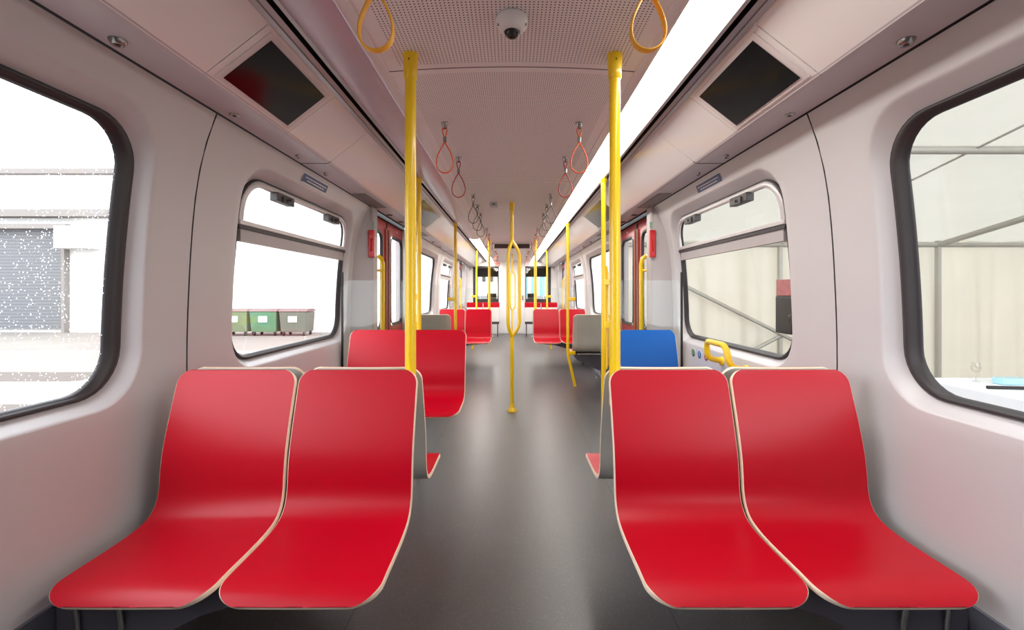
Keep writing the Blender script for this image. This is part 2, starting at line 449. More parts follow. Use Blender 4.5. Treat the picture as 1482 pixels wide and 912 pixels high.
for s, side in ((-1, 'left'), (1, 'right')):
    mb = MB()
    wall_strip(mb, s, Y0, -0.9)
    for b in BAYS: bay(mb, s, *b[:4])
    o = mb.build('wall_' + side, 'wall', clean=True)
    for p in o.data.polygons: p.use_smooth = True
    struct(o, '%s side wall of moulded grey white panels with window recesses' % side, 'wall')
    # dark joint between wall panels
    for y in (1.96, 8.47):
        mb = MB(); zs = [ZB + (ZT - ZB) * i / 30 for i in range(31)]
        mb.tube([(s * (wx(z) + 0.0015), y, z) for z in zs], 0.0045, n=6)
        struct(mb.build('trim_1' if y < 3 else 'trim_2', 'dark_gap'), 'dark vertical joint in the %s wall panels, %s' % (side, 'between first and second window' if y < 3 else 'far along the car'), 'joint')
    mb = MB(); mb.grid([[(s * x, y, z) for x, z in ((1.335, 0.336), (1.325, 0.335), (1.325, 0.06), (1.30, 0.0))] for y in (Y0, Y1)], smooth=False)
    struct(mb.build('baseboard_' + side, 'kick'), 'dark grey kick panel below the %s wall' % side, 'kick panel')
    # door portals
    for di, dc in enumerate(DOORS):
        for d in (-1, 1):
            e0 = dc + d * 0.93; ya = dc + d * 0.80; yb = dc + d * 0.68
            zs = [0.0 + (ZT) * i / 40 for i in range(41)]
            def edge(z): return e0 - d * arch(z)
            mb = MB()
            rows = []
            for z in zs: rows.append([(s * (wx(max(z, ZB))), edge(z), z), (s * 1.30, edge(z) * .6 + ya * .4 if abs(edge(z) - ya) > .02 else edge(z), z), (s * 1.232, ya + d * 0.008 if d * (edge(z) - ya) > 0.012 else edge(z), z)])
            mb.grid(rows, smooth=True)
            mb.grid([[(s * x, y, z) for x, y in ((1.232, ya + d * .008), (1.222, ya - d * .01), (1.222, yb), (1.235, yb), (1.40, yb))] for z in (0, ZT)], smooth=False)
            o = mb.build('door_portal', 'pillar'); struct(o, 'grey upright door pillar on the %s wall, %s side of %s door' % (side, 'near' if d < 0 else 'far', 'the first' if di == 0 else 'the distant'), 'door pillar')
        mb = MB(); mb.box(s * 1.29, s * 1.40, dc - 0.68, dc + 0.68, 1.975, 2.01); mb.box(s * 1.28, s * 1.40, dc - 0.69, dc + 0.69, 0, 0.012)
        o = mb.build('door_header', 'dark_gap'); struct(o, 'dark rubber header and sill of the %s %s door' % (side, 'first' if di == 0 else 'distant'), 'door frame')

# windows
wn = 0
def window(s, r0, r1, kind, side, where, wet):
    global wn
    wn += 1
    root = empty('window_%d' % wn, (s * 1.42, (r0 + r1) / 2, 0.88)); struct(root, '%s window in the %s wall, %s' % ('wide fixed' if kind == 'wide' else 'opening hopper', side, where), 'window')
    y0, y1 = r0 + 0.05, r1 - 0.05
    split = 1.585
    G = rrect(y0, y1, GZ0, GZ1, GR); 
    gw = 0.052
    I = rrect(y0 + gw, y1 - gw, GZ0 + 0.022, GZ1 - 0.027, GR - gw + 0.03)
    if kind == 'hopper': I = rrect(y0 + .034, y1 - .034, GZ0 + .026, GZ1 - 0.03, GR - .03)
    rows = []
    for t, off in ((0, 0.004), (0.02, -0.006), (0.35, -0.010), (0.6, -0.004), (0.75, 0.004), (0.93, 0.006), (1.0, 0.022)):
        rows.append([(s * (gx(z) + off), y, z) for y, z in lerp2(G, I, t)])
    for r in rows: r.append(r[0])
    mb = MB(); mb.grid(rows)
    mb.build('window_frame', 'gasket', root, clean=True)
    mb = MB(); K = 6
    cen = [((y0 + y1) / 2, (GZ0 + GZ1) / 2)] * len(I)
    zs = [GZ0 + 0.02 + (GZ1 - GZ0 - 0.04) * i / 16 for i in range(17)]
    mb.grid([[(s * (gx(z) + 0.018), y, z) for z in zs] for y in (y0 + .02, y1 - .02)])
    mb.build('window_pane', 'pane_wet' if wet else 'pane', root)
    if kind == 'hopper':
        # light metal frame of the hinged upper light
        mb = MB()
        A = [(y0 + 0.012, split + 0.0), (y1 - 0.012, split + 0.0)]
        r = GR - 0.02; pts = []
        yy0, yy1, zt = y0 + 0.026, y1 - 0.026, GZ1 - 0.026
        for i in range(9): z = split + (zt - r - split) * i / 8; pts.append((yy1, z))
        for i in range(1, 9): a = PI / 2 * i / 8; pts.append((yy1 - r + r * math.cos(a), zt - r + r * math.sin(a)))
        for i in range(1, 13): pts.append((yy1 - r + (yy0 + r - yy1 + r) * i / 12, zt))
        for i in range(1, 9): a = PI / 2 + PI / 2 * i / 8; pts.append((yy0 + r + r * math.cos(a), zt - r + r * math.sin(a)))
        for i in range(1, 9): z = zt - r + (split - zt + r) * i / 8; pts.append((yy0, z))
        mb.tube([(s * (gx(z) - 0.006), y, z) for y, z in pts], 0.019, n=10, r2=0.012, up=(1, 0, 0))
        mb.build('hopper_frame', 'alu', root)
        mb = MB(); x = gx(split) - 0.022
        mb.box(s * x, s * (x + 0.05), y0 + 0.006, y1 - 0.006, split - 0.002, split + 0.022)
        mb.build('hopper_rail', 'alu', root, bevel=0.003)
        mb = MB(); mb.box(s * (x + 0.006), s * (x + 0.045), y0 + 0.006, y1 - 0.006, split - 0.022, split - 0.0025)
        mb.build('window_seal', 'gasket', root)
        mb = MB(); mb.box(s * (x + 0.014), s * (x + 0.04), y0 + 0.03, y1 - 0.03, split - 0.085, split - 0.0225)
        mb.build('cross_rail', 'pillar', root)
        for yc in (y0 + 0.38, y1 - 0.38):
            mb = MB(); xx = gx(1.78)
            mb.box(s * (xx - 0.045), s * (xx + 0.0), yc - 0.10, yc + 0.10, 1.755, 1.805)
            mb.box(s * (xx - 0.055), s * (xx - 0.045), yc - 0.05, yc + 0.08, 1.75, 1.79)
            mb.lathe((s * (xx - 0.06), yc, 1.772), [(0, -0.004), (0.009, -0.004), (0.009, 0.01)], n=10, axis='x')
            mb.build('window_latch', 'latch', root, bevel=0.004)
names = ['nearest the camera', 'second from the camera', 'just past the first door', 'far one before the distant door', 'last one at the far end']
for s, side in ((-1, 'left'), (1, 'right')):
    for i, b in enumerate(BAYS):
        window(s, b[2], b[3], b[4], side, names[i], s < 0 and i == 0)

# doors
dn = 0
for s, side in ((-1, 'left'), (1, 'right')):
    for di, dc in enumerate(DOORS):
        dn += 1
        root = empty('door_%d' % dn, (s * 1.33, dc, 0.0)); struct(root, 'red double sliding door, %s side, %s' % (side, 'first from the camera' if di == 0 else 'distant'), 'door')
        for d in (-1, 1):
            a, b = dc + d * 0.006, dc + d * 0.86
            y0, y1 = min(a, b), max(a, b)
            wc = dc + d * 0.42
            O = rrect(y0, y1, 0.012, 1.985, 0.0005); H = rrect(wc - 0.265, wc + 0.265, 0.87, 1.86, 0.09)
            rows = [[(s * 1.32, y, z) for y, z in lerp2(O, H, t)] for t in (0, .5, .96)]
            rows += [[(s * 1.324, y, z) for y, z in H], [(s * 1.35, y, z) for y, z in H]]
            rows += [[(s * 1.35, y, z) for y, z in lerp2(O, H, t)] for t in (.9, 0)]
            rows.append(rows[0]); rows = [r + [r[0]] for r in rows]
            mb = MB(); mb.grid(rows, smooth=False); leaf = mb.build('door_leaf', 'door_red', root)
            I = rrect(wc - 0.235, wc + 0.235, 0.90, 1.83, 0.07)
            rows = [[(s * 1.316, y, z) for y, z in H], [(s * 1.314, y, z) for y, z in lerp2(H, I, .5)], [(s * 1.322, y, z) for y, z in I], [(s * 1.34, y, z) for y, z in I]]
            rows = [r + [r[0]] for r in rows]
            mb = MB(); mb.grid(rows); mb.build('window_seal', 'gasket', leaf)
            mb = MB(); mb.box(s * 1.334, s * 1.338, wc - 0.25, wc + 0.25, 0.885, 1.845); mb.build('window_pane', 'pane', leaf)
            mb = MB(); mb.box(s * 1.312, s * 1.36, dc + d * 0.001, dc + d * 0.016, 0.012, 1.985)
            mb.build('edge_seal', 'gasket', leaf)
            mb = MB(); mb.tube([(s * 1.312, dc + d * 0.055, 0.4), (s * 1.312, dc + d * 0.055, 1.9)], 0.012, n=10); mb.build('edge_strip', 'door_seal', leaf)
            mb = MB(); mb.lathe((s * 1.318, wc, 1.92), [(0, -0.004), (0.012, -0.004), (0.012, 0.004)], n=12, axis='x'); mb.build('door_lamp', 'white', leaf)
        mb = MB(); mb.lathe((s * 1.318, dc + 0.10, 0.80), [(0, -0.014 * s), (0.03, -0.014 * s), (0.035, 0)], n=16, axis='x'); mb.build('door_button', 'steel', root)

# end walls
mb = MB()
def wall_open(mb, x0, x1, y, z0, z1, holes):
    xs = sorted({x0, x1, *[h[0] for h in holes], *[h[1] for h in holes]}); zs = sorted({z0, z1, *[h[2] for h in holes], *[h[3] for h in holes]})
    for a, b in zip(xs, xs[1:]):
        for c, d in zip(zs, zs[1:]):
            if any(h[0] <= a and b <= h[1] and h[2] <= c and d <= h[3] for h in holes): continue
            mb.box(a, b, y, y + 0.04, c, d)
wall_open(mb, -1.42, 1.42, Y1, 0, 2.25, [(-1.16, -0.40, 0.92, 2.02), (0.40, 1.16, 0.92, 2.02)])
struct(mb.build('wall_end', 'white'), 'white end wall with two cab windows', 'wall')
mb = MB(); mb.box(-1.45, 1.45, Y0 - 0.04, Y0, 0, 2.25); struct(mb.build('wall_back', 'kick'), 'wall behind the camera', 'wall')
for s, side in ((-1, 'left'), (1, 'right')):
    wn += 1
    root = empty('window_%d' % wn, (s * 0.78, Y1, 0.92)); struct(root, 'dark framed cab window on the %s of the end wall' % side, 'window')
    mb = MB()
    for a in ((0.40, 0.425, .92, 2.02), (1.10, 1.16, .92, 2.02), (0.40, 1.16, 1.96, 2.02), (0.40, 1.16, 0.92, 0.96)):
        mb.box(s * a[0], s * a[1], Y1 - 0.015, Y1 + 0.03, a[2], a[3])
    mb.build('window_frame', 'gasket', root)
    mb = MB(); mb.box(s * 0.41, s * 1.14, Y1 + 0.012, Y1 + 0.018, 0.94, 2.0); mb.build('window_pane', 'pane', root)
    mb = MB(); mb.box(s * 0.3, s * 1.2, 15.1, 15.12, 1.74, 2.05); tag(mb.build('sun_blind', 'black'), 'dark sun blind across the %s windscreen of the cab' % side, 'blind')
    mb = MB(); mb.box(s * 1.12, s * 1.3, 15.1, 15.2, 0.5, 2.1); struct(mb.build('cab_pillar', 'gasket'), 'dark pillar of the driver cab on the %s' % side, 'pillar')
    mb = MB()
    mb.add([(s * .15, 14.7, .0), (s * 1.25, 14.7, 0), (s * 1.25, 15.3, 0), (s * .15, 15.3, 0), (s * .15, 14.75, 1.02), (s * 1.25, 14.75, 1.02), (s * 1.25, 15.3, 1.12), (s * .15, 15.3, 1.12)],
           [(0, 1, 5, 4), (1, 2, 6, 5), (2, 3, 7, 6), (3, 0, 4, 7), (4, 5, 6, 7), (0, 3, 2, 1)])
    r = mb.build('driver_console', 'latch'); tag(r, 'dark driver console behind the %s cab window' % side, 'console')
    mb = MB(); mb.box(s * .5, s * .8, 14.9, 14.95, 1.06, 1.2); mb.build('console_monitor', 'black', r)
mb = MB(); mb.box(-0.37, 0.37, Y1 - 0.012, Y1, 0.02, 2.03)
dn += 1
r = mb.build('door_%d' % dn, 'white'); struct(r, 'plain white centre door in the end wall', 'door')
mb = MB(); mb.box(0.30, 0.34, Y1 - 0.04, Y1 - 0.012, 1.0, 1.14); mb.build('door_handle', 'steel', r)
for i in range(3):
    mb = MB(); x = -0.62 + 0.09 * i; mb.box(x, x + 0.07, Y1 - 0.012, Y1 - 0.002, 2.035, 2.115)
    mb.box(x + .02, x + .05, Y1 - 0.014, Y1 - 0.012, 2.055, 2.09, 1)
    tag(mb.build('warning_plate', ['alarm', 'white']), '%s of three small red warning plates above the left cab window' % ('leftmost', 'middle one', 'rightmost')[i], 'sign', 'red warning plates on the end wall')
# cab shell so that the far end is closed except for its windscreen
mb = MB(); mb.box(-1.42, -1.38, Y1 + .04, 15.9, 0, 2.25); mb.box(1.38, 1.42, Y1 + .04, 15.9, 0, 2.25); mb.box(-1.42, 1.42, Y1 + .04, 15.9, 2.2, 2.25)
mb.box(-1.42, 1.42, 15.86, 15.9, 0, 0.95)
struct(mb.build('wall_cab', 'white'), 'driver cab walls behind the end wall', 'wall')
# hanging passenger display
r = empty('ceiling_display', (0, 8.9, 2.08), 'long dark destination display hanging across the ceiling', 'display')
mb = MB(); mb.box(-0.345, 0.345, 8.88, 8.96, 2.078, 2.165); mb.build('display_case', 'pillar', r, bevel=0.004)
mb = MB(); mb.box(-0.335, 0.335, 8.876, 8.88, 2.084, 2.160); mb.build('display_face', mat('display_face', (62, 44, 42), 0.3), r)

# ------------------------------------------------------------------ seats
def profile():
    # (forward offset, z) from top to front edge
    P = [(0.0, .946), (.030, .86), (.066, .75), (.092, .655), (.103, .58), (.108, .53), (.122, .488), (.150, .458), (.195, .443), (.26, .436), (.35, .434), (.43, .434), (.485, .431), (.520, .421), (.540, .404)]
    out = []
    for i in range(len(P) - 1):
        p0 = P[max(i - 1, 0)]; p1 = P[i]; p2 = P[i + 1]; p3 = P[min(i + 2, len(P) - 1)]
        for k in range(6):
            t = k / 6
            out.append(tuple(0.5 * (2 * p1[j] + (p2[j] - p0[j]) * t + (2 * p0[j] - 5 * p1[j] + 4 * p2[j] - p3[j]) * t * t + (3 * p1[j] - p0[j] - 3 * p2[j] + p3[j]) * t ** 3) for j in (0, 1)))
    out.append(P[-1])
    # arc length resample with dense ends
    L = [0]
    for a, b in zip(out, out[1:]): L.append(L[-1] + math.hypot(b[0] - a[0], b[1] - a[1]))
    T = L[-1]; us = []
    for i in range(9): us.append(0.055 * (1 - math.cos(PI / 2 * i / 8)))
    for i in range(1, 44): us.append(0.055 + (T - 0.055 - 0.08) * i / 44)
    for i in range(10): us.append(T - 0.08 + 0.08 * math.sin(PI / 2 * i / 9))
    res = []
    for u in us:
        for k in range(len(L) - 1):
            if u <= L[k + 1] + 1e-9:
                t = (u - L[k]) / (L[k + 1] - L[k]); a, b = out[k], out[k + 1]
                res.append((a[0] + (b[0] - a[0]) * t, a[1] + (b[1] - a[1]) * t, u)); break
    return res, T
PROF, PT = profile()
def shell_mesh(w, th=0.016):
    """seat shell facing -Y, origin at (centre x, back top y, floor)"""
    rt, rf = 0.055, 0.08
    fr = []; bk = []; rim = []
    n = len(PROF); ch = 0.0035
    for i, (o, z, u) in enumerate(PROF):
        a = PROF[max(i - 1, 0)]; b = PROF[min(i + 1, n - 1)]
        tx, tz = b[0] - a[0], b[1] - a[1]; l = math.hypot(tx, tz); tx /= l; tz /= l
        # front normal (towards sitter): rotate tangent
        nx, nz = -tz, tx      # profile goes down then forward; sitter side is forward/up
        hw = w / 2
        if u < rt: hw = w / 2 - rt + math.sqrt(max(0, rt * rt - (rt - u) ** 2))
        if PT - u < rf: e = PT - u; hw = w / 2 - rf + math.sqrt(max(0, rf * rf - (rf - e) ** 2))
        row = []; rb = []; rr = []
        end = -1 if i == 0 else (1 if i == n - 1 else 0)
        for k in range(13):
            t = -1 + 2 * k / 12
            dish = 0.004 * (1 - t * t)
            row.append((t * (hw - ch), -(o - nx * dish - tx * end * ch), z - nz * dish - tz * end * ch))
            rr.append((t * hw, -(o - nx * (dish + ch)), z - nz * (dish + ch)))
            rb.append((t * hw, -(o - nx * (dish + th)), z - nz * (dish + th)))
        fr.append(row); bk.append(rb); rim.append(rr)
    mb = MB()
    mb.grid(fr, 0); mb.grid(bk, 1, flip=True)
    loop = lambda G: [G[i][0] for i in range(n)] + list(G[-1][1:]) + [G[i][-1] for i in range(n - 2, -1, -1)] + list(G[0][-2:0:-1])
    A, B = loop(fr), loop(bk); R_ = loop(rim); A.append(A[0]); B.append(B[0]); R_.append(R_[0])
    mb.grid([A, R_, B], 2, smooth=False)
    return mb
_shell = {}
def get_shell(w, col):
    if (w, col) not in _shell:
        mb = shell_mesh(w); me = bpy.data.meshes.new('seat_shell')
        me.from_pydata(mb.v, [], mb.f)
        for m in (col, 'shell_back', 'ply'): me.materials.append(M[m])
        for p, mi in zip(me.polygons, mb.m): p.material_index = mi; p.use_smooth = True
        bm = bmesh.new(); bm.from_mesh(me); bmesh.ops.recalc_face_normals(bm, faces=bm.faces); bm.to_mesh(me); bm.free()
        _shell[(w, col)] = me
    return _shell[(w, col)]

W_IN, W_OUT = 0.358, 1.268
def bench(s, yt, face, label, cols=('red', 'red'), single=False, dx=0.0, group=None, lower=True):
    """face=-1 faces the camera (seat toward -Y). yt = depth of backrest top"""
    w = (W_OUT - W_IN - 0.010) / 2
    cen = [W_IN + w / 2, W_OUT - w / 2]
    if single: cen = [cen[1]]; cols = cols[-1:]
    root = empty('double_seat' if not single else 'single_seat', (s * ((W_IN + W_OUT) / 2) + dx, yt, 0.0), label, 'seat', group)
    rp = Vector(root.location)
    for c, col in zip(cen, cols):
        o = bpy.data.objects.new('seat_shell', get_shell(w, col)); C.objects.link(o); o.parent = root
        o.location = Vector((s * c + dx, yt, 0)) - rp
        if face > 0: o.rotation_euler = (0, 0, PI)
    if single and face > 0:
        for bx in (-.12, .12):
            mb = MB(); mb.lathe((s * cen[0] + bx, yt + .075 - .03, .85), [(0, -.010), (.011, -.010), (.014, .004)], n=12, axis='y'); mb.build('bolt', 'steel', root)
        mb = MB(); mb.tube([(s * cen[0] - .16, yt + .10, .40), (s * cen[0] + .16, yt + .10, .40)], .012, n=10); mb.build('lower_bar', 'steel', root)
    # cantilever frame: a wedge deep at the wall, thin at the aisle
    xi = 0.47 if not single else 0.86
    f = face
    ya, yb = yt + f * 0.22, yt + f * 0.43
    mb = MB()
    pr = [(xi, .385), (xi, .40), (1.24, .40), (1.31, .34), (1.31, .13), (1.12, .20), (0.9, .31), (0.72, .365)]
    pr = [p for p in pr if p[0] >= xi]
    A = [(s * x, ya, z) for x, z in pr]; B = [(s * x, yb, z) for x, z in pr]; n = len(pr)
    z_under = .400
    A = [(x, y, min(z, z_under)) for x, y, z in A]; B = [(x, y, min(z, z_under)) for x, y, z in B]
    mb.add(A + B, [tuple(range(n)), tuple(range(n, 2 * n))[::-1]] + [(i, (i + 1) % n, (i + 1) % n + n, i + n) for i in range(n)])
    mb.build('seat_frame', 'frame', root, bevel=0.004)
    for x in (([] if face > 0 else [xi + .05, 1.2]) if single else [0.5, 0.80, 1.18]):   # struts holding the backrest
        mb = MB(); mb.tube([(s * x, yt + f * .20, .42), (s * x, yt + f * .075, .47), (s * x, yt + f * .03, .60), (s * x, yt - f * (-.012), .74)], 0.009, n=8)
        mb.build('back_bracket', 'frame', root)
    mb = MB()
    mb.tube([(s * 1.13, yt + f * .45, .41), (s * 1.12, yt + f * .44, .30), (s * 1.16, yt + f * .38, .10), (s * 1.20, yt + f * .34, .02)], 0.010, n=8); mb.build('seat_strut', 'steel', root)
    mb = MB(); mb.tube([(s * 1.25, yt + f * .45, .41), (s * 1.245, yt + f * .44, .30), (s * 1.27, yt + f * .40, .02)], 0.008, n=8); mb.build('seat_strut', 'steel', root)
    mb = MB(); mb.lathe((s * 1.18, yt + f * .45, .40), [(0, -.012), (.02, -.012), (.02, .012), (0, .012)], n=12, axis='x')
    mb.build('hinge_bolt', 'steel', root)
    return root

bench(-1, 1.765, -1, 'red double seat in the left foreground facing the camera')
bench(1, 1.765, -1, 'red double seat in the right foreground facing the camera', dx=0.010)
bench(-1, 1.838, 1, 'red double seat back to back behind the left foreground seat')
bench(1, 1.838, 1, 'red double seat back to back behind the right foreground seat', dx=0.010)
bench(-1, 3.64, -1, 'red double seat on the left before the red door, facing the camera')
bench(1, 3.64, -1, 'single blue seat on the right before the red door', cols=('blue', 'blue'), single=True, dx=0.012)
bench(-1, 6.16, 1, 'single seat on the left past the door, grey back towards the camera', single=True)
bench(1, 6.16, 1, 'single seat on the right past the door, grey back towards the camera', single=True)
bench(-1, 8.09, -1, 'distant red double seat on the left beyond the first door, facing the camera')
bench(1, 8.09, -1, 'distant red double seat on the right beyond the first door, facing the camera', dx=0.01)
bench(-1, 8.183, 1, 'double seat back to back behind the distant left seat')
bench(1, 8.183, 1, 'double seat back to back behind the distant right seat', dx=0.01)
# tip-up seats by the end wall
for s, side in ((-1, 'left'), (1, 'right')):
    root = empty('folding_seat', (s * 0.82, 12.9, 0), 'farthest red tip-up seats on the %s with white folded pans' % side, 'seat')
    for a, b in ((0.35, 0.80), (0.815, 1.265)):
        mb = MB(); mb.box(s * a, s * b, 12.90, 12.92, .80, .955); mb.build('backrest', 'red', root, bevel=0.01)
    for a, b in ((0.36, 0.795), (0.82, 1.26)):
        mb = MB(); mb.box(s * a, s * b, 12.83, 12.86, .42, .815); mb.build('seat_pan', 'white', root, bevel=0.01)
    mb = MB(); mb.box(s * 0.36, s * 1.33, 12.87, 12.93, .35, .80); mb.build('seat_frame', 'frame', root)
    mb = MB(); mb.tube([(s * .40, 12.9, .0), (s * .40, 12.9, .36)], .015, n=8); mb.build('leg', 'frame', root); mb = MB(); mb.tube([(s * 1.2, 12.9, .0), (s * 1.2, 12.9, .36)], .015, n=8); mb.build('leg', 'frame', root)

# ------------------------------------------------------------------ poles
def pole_seat(s, y, ztop, label, zb=0.0, x=0.395):
    root = empty('grab_pole', (s * x, y, zb), label, 'pole')
    mb = MB(); mb.tube([(s * x, y, zb), (s * x, y, ztop + .004)], 0.0215, n=20); mb.build('pole_tube', 'yellow', root)
    mb = MB(); mb.lathe((s * x, y, 0), [(0.0215, ztop - .098), (0.0250, ztop - .094), (0.0265, ztop - .06), (0.0295, ztop - .01), (0.030, ztop + .002)], n=24); sl = mb.build('pole_sleeve', 'yellow', root)
    mb = MB(); mb.lathe((s * x, y - 0.0285, ztop - .03), [(0, -.002), (.003, -.002), (.003, .003)], n=8, axis='y'); mb.build('screw', 'latch', sl)
    return root
zt = cz(0.395)
pole_seat(-1, 1.802, zt, 'thick yellow pole rising between the left foreground seats', 0.80)
pole_seat(1, 1.802, zt, 'thick yellow pole rising between the right foreground seats', 0.80, 0.400)
pole_seat(-1, 8.137, zt, 'yellow pole rising between the distant left double seats', 0.80, 0.40)
pole_seat(1, 8.137, zt, 'yellow pole rising between the distant right double seats', 0.80, 0.415)

def pole_glass(s, y, x, label, bend, clamps, r=0.0195):
    root = empty('grab_pole', (s * x, y, 0), label, 'pole')
    zt = 2.16
    mb = MB()
    if bend:
        mb.tube([(s * (x + 0.095), y - .01, 0), (s * (x + .012), y, .38), (s * (x + .003), y, .43), (s * x, y, .48), (s * x, y, zt)], r, n=16)
    else: mb.tube([(s * x, y, 0), (s * x, y, zt)], r, n=16)
    mb.build('pole_tube', 'yellow', root)
    for z in clamps:
        mb = MB(); mb.box(s * (x - .01), s * (x + .10), y - .018, y + .018, z - .024, z + .024); mb.build('glass_clamp', 'yellow', root, bevel=.005)
    mb = MB(); mb.lathe((s * x, y, 0), [(r + .001, zt - .05), (r + .007, zt - .045), (r + .007, zt)], n=18); mb.build('pole_sleeve', 'yellow', root)
    return root
pole_glass(-1, 3.69, .742, 'yellow pole on the left beside the glass screen before the door', False, (1.20, .98))
pole_glass(1, 3.69, .730, 'yellow pole on the right beside the glass screen before the door', False, (1.32, .98))
pole_glass(-1, 6.10, .745, 'yellow pole on the left past the first door', True, (1.15, .44))
pole_glass(1, 6.10, .735, 'yellow bent pole on the right past the first door', True, (1.15, .44))
pole_glass(-1, 10.1, .775, 'thin yellow pole on the left before the distant door', True, (1.15,))
pole_glass(1, 10.1, .765, 'thin yellow pole on the right before the distant door', True, (1.15,))
pole_glass(-1, 12.7, .62, 'thin yellow pole on the left beyond the distant door', False, ())
pole_glass(1, 12.7, .62, 'thin yellow pole on the right beyond the distant door', False, ())
# slim upright grab bar next to the right pole
r = empty('grab_bar', (.775, 3.70, .6), 'slim yellow upright bar clamped beside the right glass screen', 'grab bar')
mb = MB(); mb.tube([(.755, 3.72, .62), (.768, 3.73, .66), (.768, 3.73, 1.40), (.755, 3.72, 1.45)], .012, n=10); mb.build('bar', 'yellow', r)

def center_pole(y, label):
    root = empty('branched_pole', (0, y, 0), label, 'pole'); zt = cz(0); r = 0.0175
    mb = MB(); mb.tube([(0, y, 0.01), (0, y, .80)], .0185, n=18); mb.build('lower_tube', 'yellow', root)
    mb = MB(); mb.tube([(0, y, 1.745), (0, y, zt)], .0185, n=18); mb.build('upper_tube', 'yellow', root)
    mb = MB(); mb.lathe((0, y, 0), [(.055, 0), (.055, .006), (.045, .018), (.030, .034), (.0235, .05), (.0225, .075), (.019, .08)], n=28); fl = mb.build('floor_flange', 'yellow', root)
    for k in range(4):
        a = PI / 4 + PI / 2 * k; mb = MB(); mb.lathe((.043 * math.cos(a), y + .043 * math.sin(a), .018), [(.006, 0), (.006, .005), (0, .006)], n=8)
        mb.build('bolt', 'steel', fl)
    for a0 in (0.06, 2 * PI / 3 + .06, 4 * PI / 3 - .04):
        R = .078; ca, sa = math.cos(a0), math.sin(a0)
        prof = [(0.0, .770), (.012, .79), (.050, .845), (.070, .885), (R, .93), (R, 1.0), (R, 1.25), (R, 1.5), (R, 1.60), (.070, 1.655), (.050, 1.70), (.012, 1.76), (0.0, 1.785)]
        mb = MB(); mb.tube([(q * ca, y + q * sa, z) for q, z in prof], r, n=16, up=(-sa, ca, 0)); mb.build('branch', 'yellow', root)
    mb = MB(); mb.lathe((0, y, 0), [(.019, zt - .09), (.0235, zt - .085), (.027, zt)], n=20); mb.build('pole_sleeve', 'yellow', root)
center_pole(4.83, 'yellow central pole splitting into three bars in front of the first door')
center_pole(11.4, 'distant yellow central pole splitting into three bars')

# wall grab bars by the doors
for s, side in ((-1, 'left'), (1, 'right')):
    for dc, d, lab in ((DOORS[0], -1, 'near side of the first door'), (DOORS[0], 1, 'far side of the first door'), (DOORS[1], -1, 'near side of the distant door')):
        y = dc + d * .60; x = 1.195
        root = empty('grab_bar', (s * x, y, .75), 'yellow vertical grab bar on the %s wall, %s' % (side, lab), 'grab bar')
        mb = MB(); mb.tube([(s * (x + .05), y, .70), (s * (x + .012), y, .715), (s * x, y, .76), (s * x, y, 1.2), (s * x, y, 1.50), (s * (x + .012), y, 1.55), (s * (x + .045), y, 1.575)], .0205, n=14); mb.build('bar', 'yellow', root)
        for z in (.78, 1.44):
            mb = MB(); mb.tube([(s * x, y, z), (s * (x + .05), y + d * .075, z)], .011, n=10); mb.build('standoff', 'yellow', root)

# glass partitions behind the seats
for s, side in ((-1, 'left'), (1, 'right')):
    for y, z0, lab in ((3.70, .45, 'near side of the first door'), (6.09, .45, 'far side of the first door'), (10.1, .45, 'near side of the distant door')):
        root = empty('glass_screen', (s * 1.05, y, z0), 'clear glass screen at the %s, %s side' % (lab, side), 'glass screen')
        x0 = .83 if y < 4 else .86
        P = rrect(x0, 1.348, z0, 1.335, .04)
        mb = MB()
        mb.add([(s * a, y, b) for a, b in P], [tuple(range(len(P)))]); mb.add([(s * a, y + .008, b) for a, b in P], [tuple(range(len(P)))[::-1]])
        A = [(s * a, y, b) for a, b in P]; B = [(s * a, y + .008, b) for a, b in P]; mb.grid([A + A[:1], B + B[:1]], 0, smooth=False)
        mb.build('glass_pane', 'screen_glass', root)
        mb = MB(); mb.box(s * 1.350, s * 1.364, y - .004, y + .010, z0, 1.40); mb.build('edge_profile', 'dark_gap', root)

# priority seat handle and stickers, right wall
r = empty('grab_loop', (1.37, 2.9, .78), 'yellow looped grab handle on the right wall below the second window', 'grab handle')
def fillet(pts, r=.03, n=6):
    P = [Vector(p) for p in pts]; out = [P[0]]
    for a, b, c in zip(P, P[1:], P[2:]):
        u = (a - b).normalized(); v = (c - b).normalized(); l = min(r, (a - b).length * .45, (c - b).length * .45)
        for i in range(n + 1):
            t = i / n; out.append((b + u * l) * (1 - t) ** 2 + b * 2 * t * (1 - t) + (b + v * l) * t * t)
    out.append(P[-1]); return out
mb = MB(); mb.tube(fillet([(1.378, 3.02, .79), (1.275, 3.02, .81), (1.262, 3.0, .925), (1.262, 2.74, .925), (1.275, 2.70, .80), (1.378, 2.70, .785)], .045), .0185, n=14); mb.build('handle_bar', 'yellow', r)
for y, z in ((3.02, .79), (2.70, .785)):
    mb = MB(); mb.lathe((wx(z) - .004, y, z), [(0, -.012), (.027, -.012), (.03, .004)], n=18, axis='x'); mb.build('wall_plate', 'yellow', r)
